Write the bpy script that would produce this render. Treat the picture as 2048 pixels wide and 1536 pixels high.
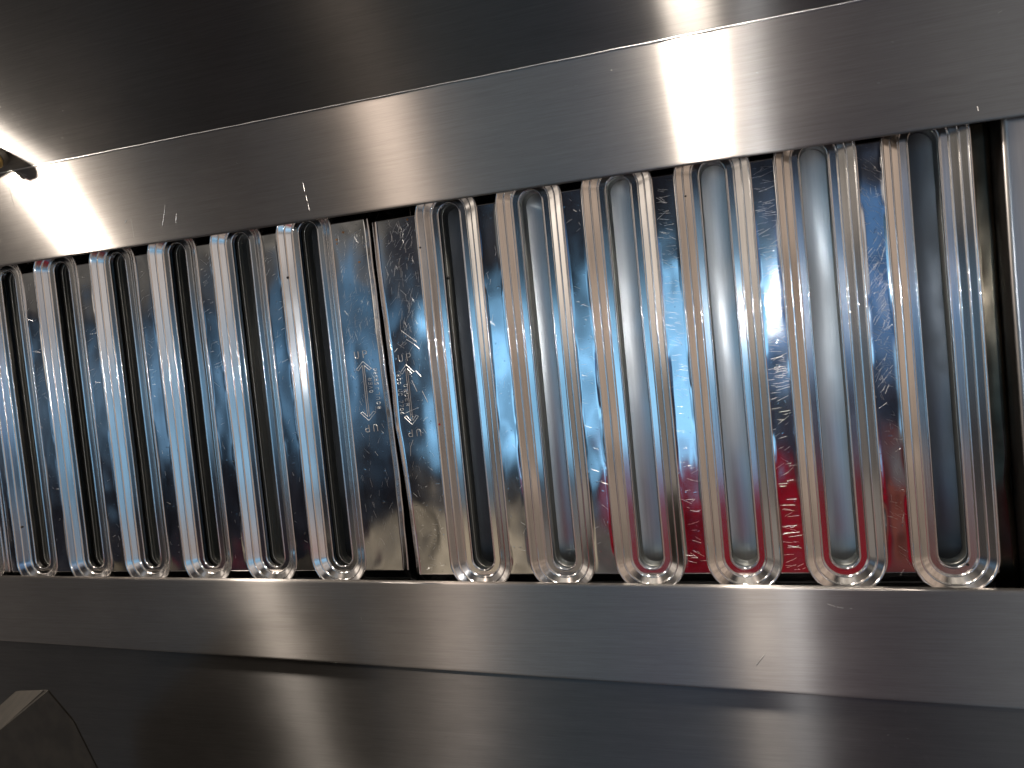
import bpy, bmesh, math, random
from mathutils import Matrix, Vector, noise
for o in list(bpy.data.objects): bpy.data.objects.remove(o)
S = bpy.context.scene
COL = S.collection
R = math.radians
random.seed(7)

# ---------------------------------------------------------------- camera
cam_d = bpy.data.cameras.new('camera'); cam = bpy.data.objects.new('camera', cam_d); COL.objects.link(cam)
cam_d.sensor_width = 36.0; cam_d.lens = 1579.67/2048*36.0
cam_d.clip_start = .01; cam_d.clip_end = 200
CAMP = Vector((0.25083921, -0.62659557, 0.18897027))
def rodr(r):
    v = Vector(r); th = v.length
    return Matrix.Rotation(th, 3, v.normalized())
RM = rodr((5.95233601e-02, 3.16052590e-01, -8.95563795e-02)) @ Matrix(((1,0,0),(0,0,-1),(0,1,0)))
X, Y, Z = RM[0].copy(), -RM[1], -RM[2]
m = Matrix(((X.x,Y.x,Z.x,CAMP.x),(X.y,Y.y,Z.y,CAMP.y),(X.z,Y.z,Z.z,CAMP.z),(0,0,0,1)))
cam.matrix_world = m
S.camera = cam
cam_d.dof.use_dof = True; cam_d.dof.focus_distance = .70; cam_d.dof.aperture_fstop = 9.0

# ---------------------------------------------------------------- world: the dim kitchen and bright shop front behind the photographer
W = bpy.data.worlds.new('World'); S.world = W; W.use_nodes = True
nt = W.node_tree; nt.nodes.clear()
def N(t, nt_=None, **k):
    n = (nt_ or nt).nodes.new(t)
    for a, b in k.items(): setattr(n, a, b)
    return n
def MATH(nt_, op, a, b=None, c=None, clamp=False):
    n = nt_.nodes.new('ShaderNodeMath'); n.operation = op; n.use_clamp = clamp
    for i, v in enumerate((a, b, c)):
        if v is None: continue
        if isinstance(v, (int, float)): n.inputs[i].default_value = v
        else: nt_.links.new(v, n.inputs[i])
    return n.outputs[0]
def RANGE(nt_, v, a, b, c=0., d=1., mode='SMOOTHSTEP'):
    n = nt_.nodes.new('ShaderNodeMapRange'); n.interpolation_type = mode
    n.inputs['From Min'].default_value = a; n.inputs['From Max'].default_value = b
    n.inputs['To Min'].default_value = c; n.inputs['To Max'].default_value = d
    nt_.links.new(v, n.inputs['Value']); return n.outputs[0]
tc = N('ShaderNodeTexCoord')
nz = N('ShaderNodeTexNoise'); nz.inputs['Scale'].default_value = 5.0; nz.inputs['Detail'].default_value = 2.0
nt.links.new(tc.outputs['Generated'], nz.inputs['Vector'])
sp = N('ShaderNodeSeparateXYZ'); nt.links.new(tc.outputs['Generated'], sp.inputs[0])
sn = N('ShaderNodeSeparateColor'); nt.links.new(nz.outputs['Color'], sn.inputs[0])
az0 = MATH(nt, 'MULTIPLY', MATH(nt, 'ARCTAN2', sp.outputs[0], MATH(nt, 'MULTIPLY', sp.outputs[1], -1)), 57.2958)
el0 = MATH(nt, 'MULTIPLY', MATH(nt, 'ARCSINE', sp.outputs[2]), 57.2958)
nf = N('ShaderNodeTexNoise'); nf.inputs['Scale'].default_value = 24.0; nf.inputs['Detail'].default_value = 2.0
nt.links.new(tc.outputs['Generated'], nf.inputs['Vector'])
el0 = MATH(nt, 'ADD', el0, MATH(nt, 'MULTIPLY', MATH(nt, 'SUBTRACT', nf.outputs[0], .5), 7))
az = MATH(nt, 'ADD', az0, MATH(nt, 'MULTIPLY', MATH(nt, 'SUBTRACT', sn.outputs[0], .5), 14))
el = MATH(nt, 'ADD', el0, MATH(nt, 'MULTIPLY', MATH(nt, 'SUBTRACT', sn.outputs[1], .5), 10))
acc = None
def box(col, a0, a1, e0, e1, sa=2., se=2.):
    """a soft-edged patch of the surroundings, in degrees of azimuth and elevation"""
    global acc
    m1 = MATH(nt, 'MULTIPLY', RANGE(nt, az, a0-sa, a0+sa), RANGE(nt, az, a1-sa, a1+sa, 1, 0))
    m2 = MATH(nt, 'MULTIPLY', RANGE(nt, el, e0-se, e0+se), RANGE(nt, el, e1-se, e1+se, 1, 0))
    f = MATH(nt, 'MULTIPLY', m1, m2)
    mx = N('ShaderNodeMix', data_type='RGBA'); nt.links.new(f, mx.inputs['Factor'])
    if acc is None: mx.inputs[6].default_value = (.014, .014, .018, 1)
    else: nt.links.new(acc, mx.inputs[6])
    mx.inputs[7].default_value = (*col, 1)
    acc = mx.outputs[2]
box((.14,.12,.10), -181, 181, 26, 95, 1, 10)
box((.06,.055,.05), -42, -29, 24, 95, 4, 6)  # dark patch added to dim a stretch of the upper rail
box((.24,.25,.27), -17, -5, 24, 80, 4, 6)  # pale patch added to lighten the upper rail
box((.02,.02,.022), 6, 60, 24, 95, 5, 6)            # dark patch added to dim the upper rail's right end
box((.07,.09,.15), -15, -3, -70, -26, 3, 4)  # navy patch added to tint the lower rail
box((.80,.72,.62), -55, 60, 41, 54, 10, 3)       # bright band added overhead to light up the lower rim arcs
box((.038,.033,.028), -181, 181, -95, -38, 1, 8)      # warm cooking range below
box((.45,.35,.28), 38, 110, -14, 40, 5, 8)          # hood end wall to the right, warm
box((.30,.25,.20), 38, 110, -60, -18, 5, 8)
box((.22,.195,.175), -110, -55, -45, 40, 3, 8)
box((1.05,.92,.80), -88, -59, 0, 14, 4, 4)          # warm glow added far left for cream reflections on the rims
# greyish counter side to the left
box((.10,.165,.24), -54, -44, -5, 3, 3, 2.5)
box((.14,.27,.42), -44, -36, -5, 4, 2, 2)         # window band, dull part
box((.12,.25,.40), -34, -27, -4, 7, 2, 3)
box((.15,.12,.08), -50, -42, -15.5, -12.5, 2, 1)    # dim shelf far left
box((.38,.31,.22), -32, -17, -30, -13, 3, 2.5)     # brass-brown shelf
box((.16,.145,.125), -58, -24, 7, 15, 4, 2.5)  # beige patch added for the haze on the upper flats
box((.13,.12,.11), -17, -9, -30, -12, 2, 2.5)
box((.03,.03,.035), -25, -22, -12, 10, 1.2, 3)
box((.42,.92,1.42), -22.5, -.5, -8.5, 3.4, 1.5, 2.0)   # bright blue window
box((.03,.035,.05), -1, 12, -40, -3, 1.5, 1.5)      # photographer's dark clothing
box((.09,.20,.40), 0, 12, -3, 8, 2, 2)
box((.165,.005,.011), -12, 4.0, -26, -8.6, 1.2, 1.4)    # red counter front
box((.27,.012,.010), -3, 2.0, -18.5, -15.5, 1.2, 1.5)
box((.10,.012,.02), -40, -34, -22, -13.5, 2, 1)
box((.14,.04,.03), 4.5, 9, -24, -9, 1.5, 2)
box((.52,.48,.46), 11, 34, 0, 20, 3, 3)
box((.40,.335,.29), 11, 34, -32, -9, 3, 3)
box((.33,.62,.92), 13, 31, -9, 1.5, 2.5, 2.5)           # second window
box((.26,.02,.035), 21, 28, -19, -13, 1.5, 1.5)
box((.25,.40,.55), 12, 40, -62, -36, 5, 4)  # blue patch added for highlights on the upper rim arcs
nb = N('ShaderNodeTexNoise'); nb.inputs['Scale'].default_value = 13.0; nb.inputs['Detail'].default_value = 3.0
nt.links.new(tc.outputs['Generated'], nb.inputs['Vector'])
vb = N('ShaderNodeVectorMath', operation='SCALE'); nt.links.new(acc, vb.inputs[0])
nt.links.new(RANGE(nt, nb.outputs[0], .36, .60, .50, 1.25), vb.inputs['Scale']); acc = vb.outputs[0]
bg = N('ShaderNodeBackground'); nt.links.new(acc, bg.inputs[0]); bg.inputs[1].default_value = 1.0
wo = N('ShaderNodeOutputWorld'); nt.links.new(bg.outputs[0], wo.inputs[0])

# ---------------------------------------------------------------- lamps: two hood bulbs and the phone's own light
def bulb(name, loc, watts, rad, col):
    d = bpy.data.lights.new(name, 'POINT'); d.energy = watts; d.shadow_soft_size = rad; d.color = col
    o = bpy.data.objects.new(name, d); o.location = loc; COL.objects.link(o); return o
bulb('hood_lamp', (-.612, -.145, .522), 9.5, .024, (1, .91, .81))
bulb('hood_lamp', (.204, -.145, .525), 7.5, .024, (1, .91, .81))
bulb('far_lamp', (-1.24, -1.90, 2.25), 42, .09, (1, .84, .72))
bulb('phone_light', (CAMP.x+.004, CAMP.y, CAMP.z+.021), 1.3, .004, (.93, .96, 1))

vs = S.view_settings; vs.view_transform = 'Standard'; vs.look = 'None'; vs.exposure = .28; vs.gamma = 1; vs.use_curve_mapping = False

# ---------------------------------------------------------------- materials
def steel(name, col, rough, aniso=0., brush=None, brush_str=.0, bump=0., scale=120, spots=None, rough_var=.0, wave=0., rot=0.):
    """stainless steel; brush = stretch of the grain noise (object coordinates)"""
    mt = bpy.data.materials.new(name); mt.use_nodes = True; t = mt.node_tree
    b = t.nodes['Principled BSDF']; b.inputs['Metallic'].default_value = 1
    b.inputs['Base Color'].default_value = (*col, 1); b.inputs['Roughness'].default_value = rough
    tx = t.nodes.new('ShaderNodeTexCoord'); src = tx.outputs['Object']
    if aniso:
        b.inputs['Anisotropic'].default_value = aniso; b.inputs['Anisotropic Rotation'].default_value = rot
        tg = t.nodes.new('ShaderNodeTangent'); tg.direction_type = 'UV_MAP'; tg.uv_map = 'UVMap'
        t.links.new(tg.outputs[0], b.inputs['Tangent'])
    h = None
    def noise_n(sc, vec_scale, det=3, ro=.55):
        mp = t.nodes.new('ShaderNodeMapping'); mp.inputs['Scale'].default_value = vec_scale
        t.links.new(src, mp.inputs[0])
        n = t.nodes.new('ShaderNodeTexNoise'); n.inputs['Scale'].default_value = sc; n.inputs['Detail'].default_value = det
        n.inputs['Roughness'].default_value = ro
        t.links.new(mp.outputs[0], n.inputs['Vector']); return n.outputs[0]
    if brush:
        g = noise_n(scale, brush, 4, .7); h = MATH(t, 'MULTIPLY', g, brush_str)
        g2 = noise_n(scale*.35, brush, 2)
        cr = MATH(t, 'MULTIPLY_ADD', MATH(t, 'SUBTRACT', MATH(t, 'MULTIPLY', MATH(t,'ADD',g,g2), .5), .5), .5, 1.0)
        vm = t.nodes.new('ShaderNodeVectorMath'); vm.operation = 'SCALE'; vm.inputs[0].default_value = col
        t.links.new(cr, vm.inputs['Scale']); t.links.new(vm.outputs[0], b.inputs['Base Color'])
    rr = None
    if rough_var:
        n = noise_n(22, (1,1,.6), 4)
        rr = MATH(t, 'MULTIPLY_ADD', RANGE(t, n, .35, .7), rough_var, rough)
        t.links.new(rr, b.inputs['Roughness'])
    if wave:
        n = noise_n(24, (1,1,.6), 0); k = MATH(t, 'MULTIPLY', n, wave)
        h = k if h is None else MATH(t, 'ADD', h, k)
    if bump:
        n = noise_n(900, (1,1,1), 2); k = MATH(t, 'MULTIPLY', n, bump)
        h = k if h is None else MATH(t, 'ADD', h, k)
    if spots:
        n = noise_n(260, (1,1,1), 2); k = MATH(t, 'MULTIPLY', RANGE(t, n, .66, .74), spots)
        h = k if h is None else MATH(t, 'ADD', h, k)
    if h is not None:
        bp = t.nodes.new('ShaderNodeBump'); bp.inputs['Strength'].default_value = 1; bp.inputs['Distance'].default_value = 1.
        t.links.new(h, bp.inputs['Height']); t.links.new(bp.outputs[0], b.inputs['Normal'])
    return mt
def brushed(name, col, ru, an, grain, broad=.16, stain=.25):
    """long-grain brushed steel: a narrow-across-the-grain glossy lobe over a soft one, grain runs along U"""
    mt = bpy.data.materials.new(name); mt.use_nodes = True; t = mt.node_tree
    t.nodes.remove(t.nodes['Principled BSDF']); out = t.nodes['Material Output']
    tx = t.nodes.new('ShaderNodeTexCoord')
    def nn(sc, vs_, det=3, ro=.6):
        mp = t.nodes.new('ShaderNodeMapping'); mp.inputs['Scale'].default_value = vs_; t.links.new(tx.outputs['Object'], mp.inputs[0])
        n = t.nodes.new('ShaderNodeTexNoise'); n.inputs['Scale'].default_value = sc; n.inputs['Detail'].default_value = det; n.inputs['Roughness'].default_value = ro
        t.links.new(mp.outputs[0], n.inputs['Vector']); return n.outputs[0]
    g1 = nn(1500, (.022, 1, 1), 4, .7); g2 = nn(420, (.015, 1, 1), 3); bl = nn(9, (1, 1, 1.6), 4); sp_ = nn(600, (1, 1, 1), 2)
    f = MATH(t, 'ADD', MATH(t, 'MULTIPLY', MATH(t, 'SUBTRACT', g1, .5), .55), MATH(t, 'MULTIPLY', MATH(t, 'SUBTRACT', g2, .5), .25))
    f = MATH(t, 'ADD', f, MATH(t, 'MULTIPLY', MATH(t, 'SUBTRACT', bl, .5), stain))
    f = MATH(t, 'ADD', f, 1.0)
    vm = t.nodes.new('ShaderNodeVectorMath'); vm.operation = 'SCALE'; vm.inputs[0].default_value = col; t.links.new(f, vm.inputs['Scale'])
    h = MATH(t, 'ADD', MATH(t, 'MULTIPLY', g1, .000010), MATH(t, 'MULTIPLY', RANGE(t, sp_, .70, .76), .00003))
    bp = t.nodes.new('ShaderNodeBump'); bp.inputs['Strength'].default_value = 1; bp.inputs['Distance'].default_value = 1.; t.links.new(h, bp.inputs['Height'])
    tg = t.nodes.new('ShaderNodeTangent'); tg.direction_type = 'UV_MAP'; tg.uv_map = 'UVMap'
    def lobe(r_, a_):
        b = t.nodes.new('ShaderNodeBsdfAnisotropic'); b.distribution = 'GGX'; b.inputs['Anisotropy'].default_value = a_; b.inputs['Rotation'].default_value = 0.
        t.links.new(MATH(t, 'MULTIPLY_ADD', MATH(t, 'SUBTRACT', bl, .5), .10, r_), b.inputs['Roughness'])
        t.links.new(vm.outputs[0], b.inputs['Color']); t.links.new(tg.outputs[0], b.inputs['Tangent']); t.links.new(bp.outputs[0], b.inputs['Normal']); return b
    mx = t.nodes.new('ShaderNodeMixShader'); mx.inputs[0].default_value = broad
    t.links.new(lobe(ru, an).outputs[0], mx.inputs[1]); t.links.new(lobe(.45, .5).outputs[0], mx.inputs[2]); t.links.new(mx.outputs[0], out.inputs[0])
    return mt
M = {}
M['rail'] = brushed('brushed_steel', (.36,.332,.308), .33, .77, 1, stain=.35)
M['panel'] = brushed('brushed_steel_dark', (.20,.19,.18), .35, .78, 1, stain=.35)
M['endpanel'] = steel('satin_steel', (.40,.38,.365), .30, brush=(1,1,.03), brush_str=.000008, scale=900)
M['sheet'] = steel('polished_steel', (.60,.60,.61), .06, bump=.0000022, spots=.00002, rough_var=.08, wave=.0006)
M['rim'] = steel('drawn_steel', (.66,.64,.62), .12, brush=(1,1,.02), brush_str=.000008, scale=900, rough_var=.05)
M['baffle'] = steel('baffle_steel', (.48,.48,.465), .29, brush=(1,1,.02), brush_str=.000008, scale=700, wave=.0003, rough_var=.12)
M['grimy_shaded'] = steel('grimy_shaded_baffle_steel', (.13,.135,.14), .34, brush=(1,1,.2), brush_str=.000010, scale=300, wave=.0009, rough_var=.2)  # darker baffle steel: carries real grime and also painted slot shade
M['sleeve'] = steel('sleeve_steel', (.36,.36,.33), .34, brush=(1,1,.02), brush_str=.000010, scale=700, rough_var=.06)
M['scratch'] = steel('scratched_steel', (.70,.69,.68), .34)
M['sleeve'].node_tree.nodes['Principled BSDF'].inputs['Metallic'].default_value = .92
M['baffle'].node_tree.nodes['Principled BSDF'].inputs['Metallic'].default_value = 1.
M['stamp'] = steel('stamped_steel', (.62,.61,.60), .34)
def plain(name, col, rough, metal=0.):
    mt = bpy.data.materials.new(name); mt.use_nodes = True; t = mt.node_tree; b = t.nodes['Principled BSDF']
    n = t.nodes.new('ShaderNodeTexNoise'); n.inputs['Scale'].default_value = 60; tx = t.nodes.new('ShaderNodeTexCoord')
    t.links.new(tx.outputs['Object'], n.inputs['Vector'])
    vm = t.nodes.new('ShaderNodeVectorMath'); vm.operation = 'SCALE'; vm.inputs[0].default_value = col
    t.links.new(RANGE(t, n.outputs[0], .3, .7, .75, 1.25), vm.inputs['Scale']); t.links.new(vm.outputs[0], b.inputs['Base Color'])
    b.inputs['Roughness'].default_value = rough; b.inputs['Metallic'].default_value = metal; return mt
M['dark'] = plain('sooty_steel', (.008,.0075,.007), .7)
M['hole'] = plain('hole_shade_black', (.004,.004,.004), .9)
M['rust'] = plain('rust', (.16,.07,.02), .8)
M['redmark'] = plain('red_smear', (.25,.02,.015), .5)
M['brass'] = plain('brass', (.32,.22,.08), .55, 1.)
M['greasy'] = plain('greasy_tan_metal', (.034,.028,.020), .6, .2)
M['flange'] = plain('greasy_flange', (.05,.04,.028), .22, 1.)

# ---------------------------------------------------------------- helpers
def link(name, bm, mat, parent=None, smooth=True):
    me = bpy.data.meshes.new(name); bm.normal_update(); bm.to_mesh(me); bm.free()
    me.materials.append(mat)
    if smooth:
        for p in me.polygons: p.use_smooth = True
    o = bpy.data.objects.new(name, me); COL.objects.link(o)
    if parent: o.parent = parent
    return o
def empty(name, loc, label, cat, group=None):
    o = bpy.data.objects.new(name, None); o.location = loc; o.empty_display_size = .02; COL.objects.link(o)
    o['label'] = label; o['category'] = cat
    if group: o['group'] = group
    return o
def tag(o, label, cat, group=None):
    o['label'] = label; o['category'] = cat
    if group: o['group'] = group
    return o
def uv_xz(o, ax=0):
    me = o.data; uv = me.uv_layers.new(name='UVMap')
    for l in me.loops:
        v = me.vertices[l.vertex_index].co
        uv.data[l.index].uv = (v.x*2+.0*v.z, (v.z - v.y)*2)
def dedupe(bm, d=1e-6): bmesh.ops.remove_doubles(bm, verts=bm.verts, dist=d)

# sheet-metal strip swept along X: profile of (y,z) pairs given at the left and at the right end
def sweep(name, xs, profs, mat, parent=None, nx=40):
    bm = bmesh.new(); rows = []
    for i in range(nx+1):
        t = i/nx; row = []
        seg = t*(len(xs)-1); k = min(int(seg), len(xs)-2); f = seg-k
        for a, b in zip(profs[k], profs[k+1]):
            row.append(bm.verts.new((xs[k]+(xs[k+1]-xs[k])*f, a[0]+(b[0]-a[0])*f, a[1]+(b[1]-a[1])*f)))
        rows.append(row)
    for i in range(nx):
        for j in range(len(rows[0])-1):
            bm.faces.new((rows[i][j], rows[i+1][j], rows[i+1][j+1], rows[i][j+1]))
    o = link(name, bm, mat, parent); uv_xz(o); return o

YR = -.010      # front face of the rails
XL, XR = -.95, .80
def lin(x, a, b):  # height line through two measured points
    return a[1] + (b[1]-a[1])*(x-a[0])/(b[0]-a[0])
ub = lambda x: lin(x, (-.491,.3245), (.423,.3105))
ut = lambda x: lin(x, (-.4755,.4165), (.3165,.4068))
lt = lambda x: lin(x, (-.546,.0005), (.404,-.0113))
lb = lambda x: lin(x, (-.558,-.0700), (.399,-.0966))

# ---------------------------------------------------------------- rails
def upper(x):
    z = ub(x); t = ut(x)
    return [(-.0030, z+.0008), (-.0050, z+.0006), (-.0072, z+.0001), (-.0090, z+.0001), (-.0097, z+.0006), (YR, z+.0016), (YR, z+.003), (YR, (z+t)/2), (YR, t-.0025), (YR, t-.0012), (YR-.0002, t-.0004), (YR-.0005, t)]
r1 = sweep('upper_rail', [XL, XR], [upper(XL), upper(XR)], M['rail'])
tag(r1, 'wide brushed steel rail with two white lamp glares, running above the filters', 'rail')
bm = bmesh.new(); prev = None            # run of weld along the fold above the rail
for i in range(900):
    x = XL+(XR-XL)*i/899; r = .00055+.00022*noise.noise(Vector((x*60, 2, 1))); z = ut(x)+.0003+.0003*noise.noise(Vector((x*35, 7, 1)))
    cur = [bm.verts.new((x, YR-.0006+r*math.cos(a), z+r*math.sin(a))) for a in [k*math.pi/3 for k in range(6)]]
    if prev:
        for k in range(6): bm.faces.new((prev[k], prev[(k+1)%6], cur[(k+1)%6], cur[k]))
    prev = cur
link('weld_seam', bm, M['stamp'], r1)
def lower(x):
    t = lt(x); b = lb(x)
    return [(-.0030, t-.0010), (-.0050, t-.0006), (-.0080, t), (-.0092, t-.0002), (-.0098, t-.0008), (YR, t-.002), (YR, t-.0035), (YR, (t+b)/2), (YR, b+.003), (YR, b+.0014), (-.0096, b+.0005), (-.0088, b), (-.007, b), (.03, b)]
r2 = sweep('lower_rail', [XL, XR], [lower(XL), lower(XR)], M['rail'])
tag(r2, 'brushed steel rail running along the bottom edge of the filters', 'rail')
# canopy panels above and below
UPT = R(38)
def canopy(x):
    t = ut(x)
    return [(YR-.0007, t+.0004)] + [(YR-.0007 - d*math.sin(UPT), t+.0004 + d*math.cos(UPT)) for d in (.002, .05, .1, .2, .30, .36)]
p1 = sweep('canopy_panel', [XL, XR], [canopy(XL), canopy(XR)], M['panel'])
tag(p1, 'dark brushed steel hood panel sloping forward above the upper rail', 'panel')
LPT = R(0)
def apron(x):
    b = lb(x)
    return [(-.006, b+.02), (-.006, b), (-.006, b-.03), (-.006, b-.08), (-.006, b-.3)]
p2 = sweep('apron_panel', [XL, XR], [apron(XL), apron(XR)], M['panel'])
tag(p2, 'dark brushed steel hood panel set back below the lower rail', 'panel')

# dark plenum behind everything
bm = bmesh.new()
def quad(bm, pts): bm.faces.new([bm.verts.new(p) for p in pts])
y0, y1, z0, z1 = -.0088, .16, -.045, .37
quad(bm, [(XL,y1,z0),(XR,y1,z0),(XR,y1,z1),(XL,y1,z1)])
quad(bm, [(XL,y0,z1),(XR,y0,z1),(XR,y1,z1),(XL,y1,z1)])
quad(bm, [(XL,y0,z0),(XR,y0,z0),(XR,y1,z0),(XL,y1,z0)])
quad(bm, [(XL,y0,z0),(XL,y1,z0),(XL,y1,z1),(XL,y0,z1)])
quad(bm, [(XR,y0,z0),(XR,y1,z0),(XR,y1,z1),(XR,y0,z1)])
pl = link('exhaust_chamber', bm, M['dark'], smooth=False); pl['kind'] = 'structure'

# ---------------------------------------------------------------- baffle filters
P = .073; RO = .0285; RL = .0104; ZB, ZT = .0096, .3082      # pitch, outer and lip radius, arc centres
BB, BT = -.0018, .3105                                       # bend lines of the face sheet
def ring(x0, r, n_arc=28, n_str=46):
    pts = []
    for i in range(n_str): pts.append((x0+r, ZB+(ZT-ZB)*i/n_str))
    for i in range(n_arc): a = math.pi*i/n_arc; pts.append((x0+r*math.cos(a), ZT+r*math.sin(a)))
    for i in range(n_str): pts.append((x0-r, ZT-(ZT-ZB)*i/n_str))
    for i in range(n_arc): a = math.pi+math.pi*i/n_arc; pts.append((x0+r*math.cos(a), ZB+r*math.sin(a)))
    return pts
def loops_mesh(x0, prof, bm, seed=0, wob=0.):
    prev = None
    for r, y in prof:
        cur = []
        for (x, z) in ring(x0, r):
            dy = wob*noise.noise(Vector((x*9+seed, z*16, 3.3))) if wob else 0
            dx = wob*.7*noise.noise(Vector((seed+5.1, z*13, r*60)))  if wob else 0
            cur.append(bm.verts.new((x+dx, y+dy, z)))
        if prev:
            n = len(cur)
            for i in range(n): bm.faces.new((prev[i], prev[(i+1)%n], cur[(i+1)%n], cur[i]))
        prev = cur
def support(prof, d=.0002, mn=.0009):
    out = [prof[0]]
    for a, b in zip(prof, prof[1:]):
        L = math.hypot(b[0]-a[0], b[1]-a[1])
        if L > mn:
            f = d/L
            out.append((a[0]+(b[0]-a[0])*f, a[1]+(b[1]-a[1])*f)); out.append((a[0]+(b[0]-a[0])*(1-f), a[1]+(b[1]-a[1])*(1-f)))
        out.append(b)
    return out
mm = .001
RIM = support([(28.7*mm,12*mm),(28.7*mm,.5*mm),(28.5*mm,-.2*mm),(28.0*mm,-.65*mm),(27.3*mm,-.65*mm),(26.8*mm,-.20*mm),(26.5*mm,.35*mm),
               (22.4*mm,2.75*mm),(22.1*mm,2.55*mm),(21.7*mm,2.6*mm),(21.3*mm,3.1*mm),(21.1*mm,3.55*mm),(16.8*mm,6.1*mm),(16.5*mm,5.95*mm),(16.1*mm,6.05*mm),(15.7*mm,6.6*mm),(15.4*mm,7.25*mm),
               (11.0*mm,7.30*mm),(10.7*mm,7.1*mm),(10.4*mm,6.85*mm),(9.9*mm,7.0*mm),(9.45*mm,7.5*mm),(9.4*mm,8.4*mm),(9.7*mm,11.5*mm)])
SLEEVE = support([(13.2*mm,18.5*mm),(10.9*mm,18.5*mm),(10.6*mm,18.7*mm),(10.4*mm,19.2*mm),(10.4*mm,21.3*mm),(11.0*mm,21.7*mm),(11.0*mm,22.3*mm),(10.4*mm,22.7*mm),
                  (10.2*mm,29.0*mm),(10.0*mm,29.4*mm),(10.0*mm,29.9*mm),(10.4*mm,30.3*mm),(12.8*mm,30.4*mm)])

def sheet_y(z):
    if z < BB: d = BB-z
    elif z > BT: d = z-BT
    else: return 0.
    return .0006*min(1, d/.001) + 1.15*max(0, d-.0006) if d < .012 else .0006+1.15*.0114

def wave_y(x, z, seed, amp=.00050):
    return amp*(noise.noise(Vector((x*26+seed, 0, z*15))) + .45*noise.noise(Vector((x*60, seed, z*42))))
def build_sheet(bounds, xc_list, edge_l, edge_r, parent, seed, amp=.00050):
    bm = bmesh.new()
    # z rows shared by all cells
    zs = [-.032, -.024, -.021]
    n_arc, n_str = 28, 46
    zs += [ZB - RO*math.cos(math.pi/2*i/14) for i in range(15)]
    zs += [ZB+(ZT-ZB)*i/60 for i in range(1, 60)]
    zs += [ZT + RO*math.sin(math.pi/2*i/14) for i in range(15)]
    zs += [.340, .344, .352]
    zs += [BB-.0012, BB-.0006, BB, BB+.0006, BT-.0006, BT, BT+.0006, BT+.0012]
    zs = sorted(set(round(z, 7) for z in zs))
    def w(z):
        if ZB <= z <= ZT: return RO
        d = (ZB-z) if z < ZB else (z-ZT)
        return math.sqrt(max(0, RO*RO-d*d))
    def vy(x, z, fade):
        y = sheet_y(z)
        if BB < z < BT:
            y += min(1, (z-BB)/.01, (BT-z)/.01)*fade*wave_y(x, z, seed, amp)
        return y
    NC = 9
    grid_prev = None
    cells = list(zip(bounds[:-1], bounds[1:], xc_list))
    allrows = []
    for z in zs:
        row = []   # segments: lists of verts
        for ci, (xa, xb, xc) in enumerate(cells):
            a = xa if ci else xa + edge_l(z); b = xb if ci < len(cells)-1 else xb + edge_r(z)
            h = w(z)
            for (u0, u1, side) in ((a, xc-h, 0), (xc+h, b, 1)):
                seg = []
                for k in range(NC+1):
                    t = k/NC; x = u0+(u1-u0)*t
                    fade = min(1, 5*(1-t) if side == 0 else 5*t) if h > 0 else 1
                    seg.append(bm.verts.new((x, vy(x, z, fade), z)))
                row.append(seg)
        allrows.append(row)
    for r0, r1_ in zip(allrows, allrows[1:]):
        for s0, s1 in zip(r0, r1_):
            for k in range(NC):
                bm.faces.new((s0[k], s0[k+1], s1[k+1], s1[k]))
    # rolled outer side edges
    for side in (0, -1):
        sgn = -1 if side == 0 else 1; prev = None
        for row in allrows:
            v = row[0][0] if side == 0 else row[-1][-1]
            c = v.co; cur = [v] + [bm.verts.new((c.x+sgn*dx, c.y+dy, c.z)) for dx, dy in ((.0006,.0001),(.0011,.0005),(.0014,.0011),(.0016,.002),(.0017,.004),(.0010,.028))]
            if prev:
                for k in range(len(cur)-1):
                    f = (cur[k], cur[k+1], prev[k+1], prev[k]) if side == -1 else (prev[k], prev[k+1], cur[k+1], cur[k])
                    bm.faces.new(f)
            prev = cur
    dedupe(bm, 2e-6)
    return link('face_sheet', bm, M['sheet'], parent)

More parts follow.
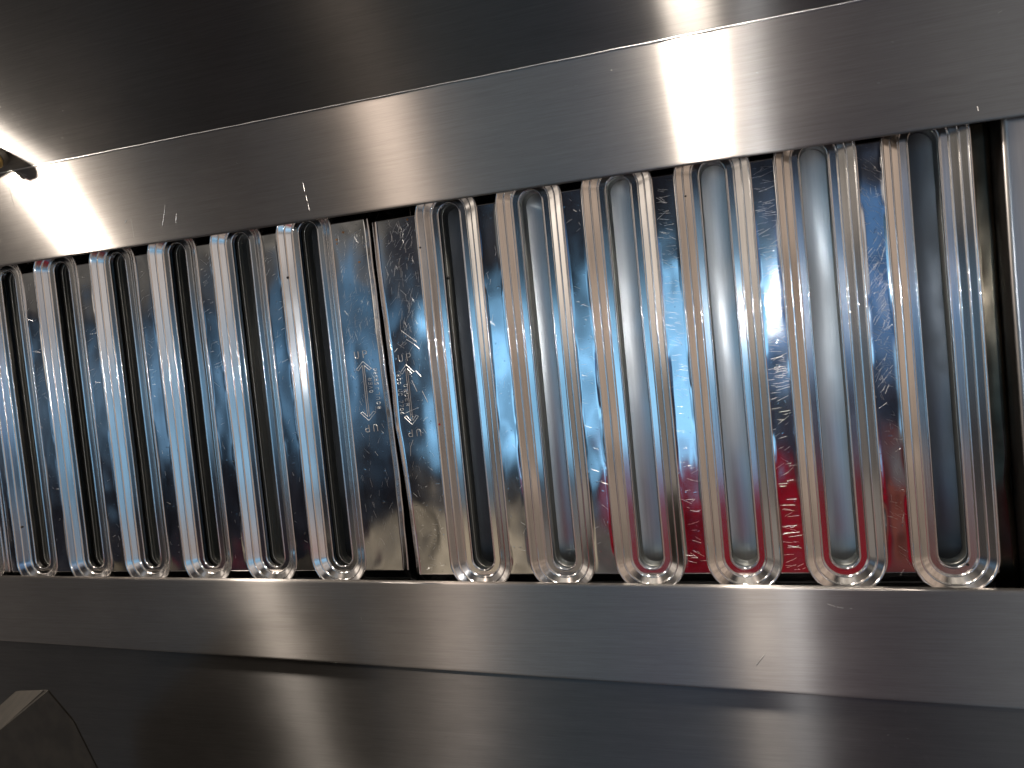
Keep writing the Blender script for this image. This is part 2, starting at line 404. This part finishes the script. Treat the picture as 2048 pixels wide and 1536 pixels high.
# ---- stroke lettering for the stamped marks
G = {'U':[[(0,1),(0,.25),(.12,.05),(.3,0),(.48,.05),(.6,.25),(.6,1)]],
 'P':[[(0,0),(0,1),(.4,1),(.58,.9),(.6,.75),(.58,.58),(.4,.48),(0,.48)]],
 'O':[[(.3,0),(.08,.15),(0,.5),(.08,.85),(.3,1),(.52,.85),(.6,.5),(.52,.15),(.3,0)]],
 '0':[[(.3,0),(.08,.15),(0,.5),(.08,.85),(.3,1),(.52,.85),(.6,.5),(.52,.15),(.3,0)]],
 'R':[[(0,0),(0,1),(.4,1),(.58,.9),(.58,.6),(.4,.5),(0,.5)],[(.32,.5),(.6,0)]],
 'D':[[(0,0),(0,1),(.32,1),(.55,.8),(.6,.5),(.55,.2),(.32,0),(0,0)]],
 'E':[[(.6,0),(0,0),(0,1),(.6,1)],[(0,.5),(.45,.5)]],
 'V':[[(0,1),(.3,0),(.6,1)]], 'I':[[(.3,0),(.3,1)]], 'L':[[(0,1),(0,0),(.6,0)]],
 'C':[[(.58,.8),(.4,1),(.2,1),(0,.75),(0,.25),(.2,0),(.4,0),(.58,.2)]],
 '1':[[(.12,.8),(.3,1),(.3,0)]], '2':[[(0,.8),(.15,1),(.45,1),(.6,.8),(.55,.55),(0,0),(.6,0)]],
 '3':[[(0,.9),(.3,1),(.58,.85),(.5,.6),(.25,.52),(.55,.42),(.6,.18),(.3,0),(0,.1)]],
 '5':[[(.58,1),(.05,1),(0,.55),(.35,.62),(.6,.4),(.55,.12),(.3,0),(0,.1)]],
 '6':[[(.5,1),(.15,.7),(0,.35),(.1,.08),(.3,0),(.52,.08),(.6,.3),(.45,.52),(.2,.52),(.02,.35)]],
 '7':[[(0,1),(.6,1),(.2,0)]],
 '8':[[(.3,.52),(.06,.65),(.08,.9),(.3,1),(.52,.9),(.54,.65),(.3,.52),(.03,.35),(.06,.08),(.3,0),(.54,.08),(.57,.35),(.3,.52)]],
 '-':[[(.1,.5),(.5,.5)]], 'J':[[(.5,1),(.5,.2),(.3,0),(.05,.15)]], ' ':[]}
def ribbon(bm, pts, wd, y, dz=0):
    """thin raised bead along a polyline in the XZ plane"""
    y_in = y
    for (x0, z0), (x1, z1) in zip(pts, pts[1:]):
        y = y_in((x0+x1)/2, (z0+z1)/2) if callable(y_in) else y_in
        dx, dz_ = x1-x0, z1-z0; L = math.hypot(dx, dz_)
        if L < 1e-7: continue
        nx, nz = -dz_/L*wd/2, dx/L*wd/2; ex, ez = dx/L*wd*.3, dz_/L*wd*.3
        a = [(x0-ex+nx, y, z0-ez+nz), (x1+ex+nx, y, z1+ez+nz)]; c = [(x0-ex-nx, y, z0-ez-nz), (x1+ex-nx, y, z1+ez-nz)]
        t = [(x0-ex, y-wd*.45, z0-ez), (x1+ex, y-wd*.45, z1+ez)]
        va = [bm.verts.new(p) for p in a]; vc = [bm.verts.new(p) for p in c]; vt = [bm.verts.new(p) for p in t]
        bm.faces.new((va[0], va[1], vt[1], vt[0])); bm.faces.new((vt[0], vt[1], vc[1], vc[0]))
def text(bm, s, org, ux, uz, h, adv, wd, y):
    for i, ch in enumerate(s):
        for st in G[ch]:
            ribbon(bm, [(org[0]+ux[0]*(i*adv+px*h)+uz[0]*pz*h, org[1]+ux[1]*(i*adv+px*h)+uz[1]*pz*h) for px, pz in st], wd, y)
def stamp_arrow(bm, c, hl, wd, y, hw=.0076, hh=.0076, off=.0011):
    """double-ended outlined arrow, centre c, half length hl"""
    for s in (1, -1):
        tip = (c[0], c[1]+s*hl)
        P_ = lambda x, z: (c[0]+x, c[1]+s*(hl-z))
        ribbon(bm, [P_(-off*.8, .0035), P_(-hw+.0022, hh+.0004), P_(-hw, hh-.0006), tip, P_(hw, hh-.0006), P_(hw-.0022, hh+.0004), P_(off*.8, .0035)], wd, y)
    for dx in (-off*.8, off*.8):
        ribbon(bm, [(c[0]+dx, c[1]-hl+.0035), (c[0]+dx, c[1]+hl-.0035)], wd, y)

def scratches(parent, regions, seed):
    y = lambda x, z: wave_y(x, z, seed) - .00006
    bm = bmesh.new()
    for (x0, x1, z0_, z1_, n, ang, spread, lmin, lmax, wd) in regions:
        for _ in range(int(n*1.0)):
            x = random.uniform(x0, x1); z = random.uniform(z0_, z1_); a = R(random.gauss(ang, spread)); L = random.uniform(lmin, lmax)*mm
            bend = random.uniform(-.07, .07); pts = []
            for k in range(4):
                t = k/3; pts.append((x+math.cos(a+bend*t)*L*t, z+math.sin(a+bend*t)*L*t))
            if any(not (x0 <= q[0] <= x1) for q in pts): continue
            ribbon(bm, pts, wd*.62*mm*random.uniform(.5, 1.2), y)
    if len(bm.verts) == 0: bm.free(); return
    o = link('scratches', bm, M['scratch'], parent, smooth=False); o['kind'] = 'stuff'; return o

def build_filter(label, xfirst, dz, ml, mr, edge_l, edge_r, seed, slots=range(6), scr=None):
    f = empty('baffle_filter', (xfirst, 0, dz), label, 'grease filter', 'stamped steel baffle filters in the hood')
    xs = [i*P for i in range(6)]
    bounds = [-ml] + [(i+.5)*P for i in range(5)] + [5*P+mr]
    build_sheet(bounds, xs, edge_l, edge_r, f, seed)
    for i, x0 in enumerate(xs):
        if i not in slots: continue
        bm = bmesh.new(); loops_mesh(x0, RIM, bm, seed+i*3.7, .00045); link('slot_rim', bm, M['rim'], f)
        bm = bmesh.new(); loops_mesh(x0, SLEEVE, bm, seed+i*2.1, .0005); link('slot_sleeve', bm, M['sleeve'], f)
        bm = bmesh.new(); rows = []          # rear channel seen through the slot
        for j in range(41):
            z = -.030+.384*j/40; row = []
            for k in range(25):
                u = -1+2*k/24; x = u*.024
                y = .0450 - .0060*u*u + (.0014 if seed < 5 and i > 3 else .0004)*noise.noise(Vector((x*25+i*9+seed, 1, z*12)))
                row.append(bm.verts.new((x0+x, y, z)))
            rows.append(row)
        for a, b in zip(rows, rows[1:]):
            for k in range(24): bm.faces.new((a[k], a[k+1], b[k+1], b[k]))
        link('rear_channel', bm, M['grimy_shaded'] if (seed < 5 and i in (0, 5)) or (seed > 11 and i % 2) else M['baffle'], f)  # right filter: shade painted into the first slot, grime in the last
    if scr: scratches(f, scr, seed)
    return f
wav = lambda a, s, fq=14: (lambda z: a*noise.noise(Vector((s, z*fq, .5))))

# middle filter (six slots, wide margin and stamped marks at its right)
def interp(pts):
    def f(z):
        if z <= pts[0][0]: return pts[0][1]
        for (a, p_), (b, q) in zip(pts, pts[1:]):
            if z <= b: return p_+(q-p_)*(z-a)/(b-a)
        return pts[-1][1]
    return f
mfr = interp([(-.009,-.0000),(.079,.0010),(.128,-.0004),(.195,-.0022),(.270,-.0034),(.314,-.0041)])
def mf_r(z): return mfr(z) + .0004 + .0004*noise.noise(Vector((2.2, z*60, .5)))
def mf_r_old(z): return -.0018*max(0, min(1, (z-.10)/.2)) + .0012*noise.noise(Vector((2.2, z*14, .5))) - .0008*math.exp(-((z-.075)/.012)**2)
midscr = []
for i in range(5):
    x0 = (i+.5)*P; midscr.append((x0-.0078, x0+.0078, .18, .30, 34, 25, 25, 2, 8, .16)); midscr.append((x0-.0078, x0+.0078, .01, .18, 14, 60, 60, 1, 5, .13))
midscr += [(5*P+.031, 5*P+.063, .20, .305, 150, 60, 35, 2, 9, .13), (5*P+.031, 5*P+.063, .02, .20, 70, 85, 25, 2, 9, .12)]
MF = build_filter('steel baffle filter with six slots, middle of the bank, marks stamped on its right margin', -.50364, .0041, .0365, .0675, wav(.0015, 9.1), mf_r, 11.3, scr=midscr)
# right filter (the same filter turned over: marks at its left)
rfl = interp([(-.005,.0073),(.065,.0054),(.096,.0041),(.132,.0009),(.198,.0012),(.273,-.0013),(.317,-.0011)])
def rf_l(z): return rfl(z) - .0004 + .0005*noise.noise(Vector((6.2, z*60, .5)))
def rf_l_old(z): return .0055*max(0, min(1, (.30-z)/.3)) + .0012*noise.noise(Vector((6.2, z*17, .5))) - .002*math.exp(-((z-.115)/.02)**2)
rsc = [(-.061, -.030, .19, .31, 170, 70, 30, 2, 10, .15), (-.058, -.030, .0, .19, 110, 60, 60, 1, 6, .13)]
cfg = [(30, 40, 90, 1.5, 6), (45, 20, -20, 1.5, 7), (130, 12, -8, 2, 9), (230, 8, 4, 2, 11), (190, 25, -40, 1.5, 7)]
for i, (n, spd, an, l0, l1) in enumerate(cfg):
    x0 = (i+.5)*P
    rsc.append((x0-.0078, x0+.0078, .13, .308, n, an, spd+8, l0, l1, .17)); rsc.append((x0-.0078, x0+.0078, .0, .13, n//3, 10 if i == 3 else an, spd+10, l0, l1, .13))
rsc.append((4.5*P-.0078, 4.5*P+.0078, .13, .24, 90, 55, 8, 3, 12, .18))
RF = build_filter('steel baffle filter with six slots, rightmost of the bank, red and blue glints, scuffed flats', 0, 0, .067, .0265, rf_l, wav(.0016, 4.4), 3.7, scr=rsc)
# next filter at the far left, only its edge shows
LF = build_filter('steel baffle filter whose bare edge just shows at the lower left frame border', -.50364-.0365-.0045-.365-.0335, .0041, .0365, .0335, wav(.001, 1.1), lambda z: .0012*noise.noise(Vector((7.7, z*9, .5)))-.0055*max(0, (z-.1)/.2), 23.1, slots=(4, 5))

# stamped marks (positions measured on the filters)
def world_child(o, parent): o.parent = parent; o.matrix_parent_inverse = Matrix.Translation(-parent.location)
YS = lambda x, z: wave_y(x+.50364, z-.0041, 11.3) - .00022
bm = bmesh.new()
text(bm, 'UP', (-.0998, .1936), (1, .03), (-.04, 1), .0060, .0082, .00055, YS)
stamp_arrow(bm, (-.0926, .1642), .0264, .00042, YS)
text(bm, 'UP', (-.0853, .1340), (-1, -.04), (.04, -1), .0060, .0082, .00055, YS)
text(bm, '80ULJJL', (-.0795, .1475), (0, 1), (-1, 0), .0036, .0042, .0003, YS)
text(bm, '52386', (-.0798, .1690), (0, 1), (-1, 0), .0034, .0031, .0003, YS)
text(bm, 'OVER', (-.0857, .1625), (0, 1), (-1, 0), .0034, .0036, .0003, YS)
o = link('stamped_mark', bm, M['stamp'], smooth=False); world_child(o, MF)
YS = lambda x, z: wave_y(x, z, 3.7) - .00022
bm = bmesh.new()
text(bm, 'UP', (-.0572, .1870), (1, .06), (-.06, 1), .0060, .0080, .00045, YS)
stamp_arrow(bm, (-.0508, .1578), .0264, .00036, YS, hw=.0068)
text(bm, 'UP', (-.0437, .1272), (-1, -.03), (.03, -1), .0060, .0080, .00042, YS)
text(bm, '1800 UC 7706', (-.0610, .1795), (0, -1), (1, 0), .0034, .0033, .0003, YS)
text(bm, 'ORDER', (-.0553, .1670), (.03, -1), (1, .03), .0034, .0042, .0003, YS)
o = link('stamped_mark', bm, M['stamp'], smooth=False); world_child(o, RF)
# long loose scratches by the marks
bm = bmesh.new()
for pts in ([(-.0515,.118),(-.0545,.112),(-.0555,.104)], [(-.0605,.196),(-.0575,.199)], [(-.056,.142),(-.043,.146)], [(-.052,.214),(-.046,.209),(-.039,.203)], [(-.048,.206),(-.041,.201),(-.037,.197)],
            [(-.042,.178),(-.038,.173)], [(-.047,.170),(-.043,.160)], [(-.038,.160),(-.034,.150)]):
    ribbon(bm, pts, .0003, YS)
o = link('scratches', bm, M['scratch'], smooth=False); world_child(o, RF); o['kind'] = 'stuff'

# drain holes in the rims: black balls, the shade put into their colour
def hole(parent, x, y, z, r=.0010):
    bm = bmesh.new(); bmesh.ops.create_icosphere(bm, subdivisions=2, radius=r)
    o = link('drain_hole', bm, M['hole']); o.location = (x, y, z); world_child(o, parent)
hole(MF, -.1613, .0024, .2735, .0013); hole(MF, -.5233, .0040, .0500, .0013); hole(RF, .3738, .0070, .0017, .0010)
hole(RF, -.0262, .0000, .2829, .0009); hole(RF, -.0109, .0190, .2560, .0016); hole(RF, .1985, .0030, .293, .0007)
# rust and grease flecks
def fleck(parent, mat, spots):
    bm = bmesh.new()
    for x, z, r, y in spots:
        for k in range(1):
            a = random.uniform(0, 6.28); d = r*random.uniform(0, .8); rr = r*random.uniform(.8, 1.)
            n = 9; vs_ = [bm.verts.new((x+d*math.cos(a)+rr*random.uniform(.6, 1.2)*math.cos(6.283*i/n), y-.00005*k, z+d*math.sin(a)+rr*random.uniform(.6, 1.2)*math.sin(6.283*i/n))) for i in range(n)]
            bm.faces.new(vs_)
    o = link('grease_spot' if mat == 'rust' else 'red_smear', bm, M[mat], smooth=False); world_child(o, parent)
for sp_ in [(-.0985,.3055,.0013,-.0003), (-.0855,.2775,.0012,-.0003), (-.1065,.3000,.0012,-.0003), (-.1060,.2965,.0010,-.0003)]: fleck(MF, 'rust', [sp_])
fleck(RF, 'rust', [(-.0360,.3085,.0012,-.0004)])
def rail_marks(parent, strokes, box_, n):
    bm = bmesh.new()
    for wd, pts in strokes: ribbon(bm, pts, wd, YR-.00004)
    for _ in range(n):
        x = random.uniform(box_[0], box_[1]); zc = parent_line(x, box_); z = zc + random.uniform(-.040, .040)
        a = R(random.gauss(-80, 35)) if random.random() < .4 else R(random.gauss(0, 12)); L = random.uniform(.6, 3.0)*mm
        ribbon(bm, [(x, z), (x+math.cos(a)*L, z+math.sin(a)*L)], random.uniform(.10, .22)*mm, YR-.00004)
    o = link('scratches', bm, M['scratch'], parent, smooth=False); o['kind'] = 'stuff'
def parent_line(x, b): return (ub(x)+ut(x))/2 if b[2] else (lt(x)+lb(x))/2
rail_marks(r1, [(.0004, [(-.2772,.3551),(-.2795,.347),(-.2827,.3371)]), (.0004, [(-.2654,.3449),(-.2676,.3373)]), (.0003, [(-.1274,.3517),(-.1266,.345)]), (.0003, [(-.1258,.3405),(-.1251,.336)]),
    (.0003, [(-.1246,.3338),(-.1240,.328)]), (.0005, [(-.4523,.4137),(-.4480,.4120),(-.4433,.4073)]), (.0004, [(-.4450,.4110),(-.4410,.4090)]), (.0005, [(-.4659,.4008),(-.4623,.3816)]),
    (.0003, [(-.3185,.3479),(-.3175,.3301)]), (.0006, [(-.3240,.3477),(-.3262,.3452)]), (.0004, [(.3963,.3211),(.3967,.3180)])], (-.55, .42, 1), 7)
rail_marks(r2, [(.0003, [(.2763,-.0222),(.2813,-.0241)]), (.0003, [(.283,-.0245),(.287,-.0252)]), (.0004, [(.2220,-.0700),(.2285,-.0620)])], (-.58, .40, 0), 5)
fleck(RF, 'redmark', [(-.0252,.1300,.0013,.0003)])
# ---------------------------------------------------------------- right end: filler panel with rounded edge and a greasy flange in the gap
e = empty('filler_panel', (.415, 0, .15), 'satin steel filler panel with a rounded edge at the right end of the filters', 'panel')
bm = bmesh.new(); prof = [(0, .030), (0, .004)] + [(.0042-.0042*math.cos(R(a)), .0040-.0042*math.sin(R(a))) for a in (15, 30, 45, 60, 75, 90)] + [(.010, -.0002), (.05, -.0002), (.35, -.0002)]
rows = []
for j in range(25):
    z = -.19+.38*j/24; row = [bm.verts.new((-.0035+px+.0006*noise.noise(Vector((3, 1, z*9))), py, z)) for px, py in prof]; rows.append(row)
for a, b in zip(rows, rows[1:]):
    for k in range(len(prof)-1): bm.faces.new((a[k], a[k+1], b[k+1], b[k]))
link('panel_face', bm, M['endpanel'], e)
bm = bmesh.new(); rows = []
for j in range(70):
    z = -.19+.38*j/69; xo = .0012*noise.noise(Vector((3, 1, z*14))) - .0022*math.exp(-((z+.092)/.015)**2)
    rows.append([bm.verts.new((-.0050+xo-.016*(1-t)+.0015*t*t, .0280+.004*(1-t)+.0012*noise.noise(Vector((t*3, 5, z*22))), z)) for t in (0, .25, .5, .75, 1)] + [bm.verts.new((-.0030+xo, .031, z))])
for a, b in zip(rows, rows[1:]):
    for k in range(5): bm.faces.new((a[k], a[k+1], b[k+1], b[k]))
link('side_flange', bm, M['flange'], e)

# ---------------------------------------------------------------- small things at the left border
# pipe fitting that pokes out of the canopy panel, brass ring round it
nrm = Vector((0, -math.cos(UPT), -math.sin(UPT)))
base = Vector((-.4610, YR-.0007-.0175*math.sin(UPT), ut(-.461)+.0175*math.cos(UPT)))
e = empty('pipe_fitting', base, 'grey pipe fitting with a brass ring on the hood panel at the left border', 'pipe fitting')
def lathe(name, prof, mat, parent, n=32):
    bm = bmesh.new(); q = nrm.to_track_quat('Z', 'Y').to_matrix(); prev = None
    for r, h in prof:
        cur = [bm.verts.new(q @ Vector((r*math.cos(6.28318*i/n), r*math.sin(6.28318*i/n), h))) for i in range(n)]
        if prev:
            for i in range(n): bm.faces.new((prev[i], prev[(i+1)%n], cur[(i+1)%n], cur[i]))
        prev = cur
    if prof[-1][0] > 0: bm.faces.new(prev)
    return link(name, bm, mat, parent)
lathe('collar', [(.0105,-.001),(.0105,.006),(.0095,.007),(.006,.007)], M['greasy'], e)
cc = base + Vector((-.026, 0, 0)); 
def lathe_at(off, *a):
    o = lathe(*a); o.location = off; return o
lathe_at((-.027, 0, .004), 'shadow_disc', [(.021,-.001),(.021,.004),(.019,.006),(.012,.007),(.004,.007)], M['greasy'], e)  # unseen disc added left of the fitting to cast a shadow
lathe('brass_ring', [(.0092,.007),(.0102,.0085),(.0098,.0110),(.0082,.0115),(.0078,.0090)], M['brass'], e)
lathe('pipe', [(.0068,.004),(.0068,.0135),(.006,.0145),(.004,.0145)], M['greasy'], e)
# dim tan solid block under the lower rail, lower left corner
bm = bmesh.new()
pts = [(-.2678,-.0239), (-.3203,-.0589), (-.42,-.125), (-.42,-.26), (-.20,-.26), (-.222,-.095), (-.2455,-.047)]
fr = [bm.verts.new((x, -.20, z)) for x, z in pts]; bk = [bm.verts.new((x-.10, -.145, z-.030)) for x, z in pts]
n = len(pts); bm.faces.new(fr); bm.faces.new(bk[::-1])
for i in range(n): bm.faces.new((fr[i], bk[i], bk[(i+1)%n], fr[(i+1)%n]))
bmesh.ops.bevel(bm, geom=list(bm.edges), offset=.002, segments=3, affect='EDGES')
o = link('corner_block', bm, M['greasy'], smooth=False)
tag(o, 'dim tan block under the lower rail in the bottom left corner', 'grease cup')

# ---------------------------------------------------------------- render settings
S.render.engine = 'CYCLES'
S.cycles.max_bounces = 10; S.cycles.glossy_bounces = 8
S.cycles.sample_clamp_indirect = 6
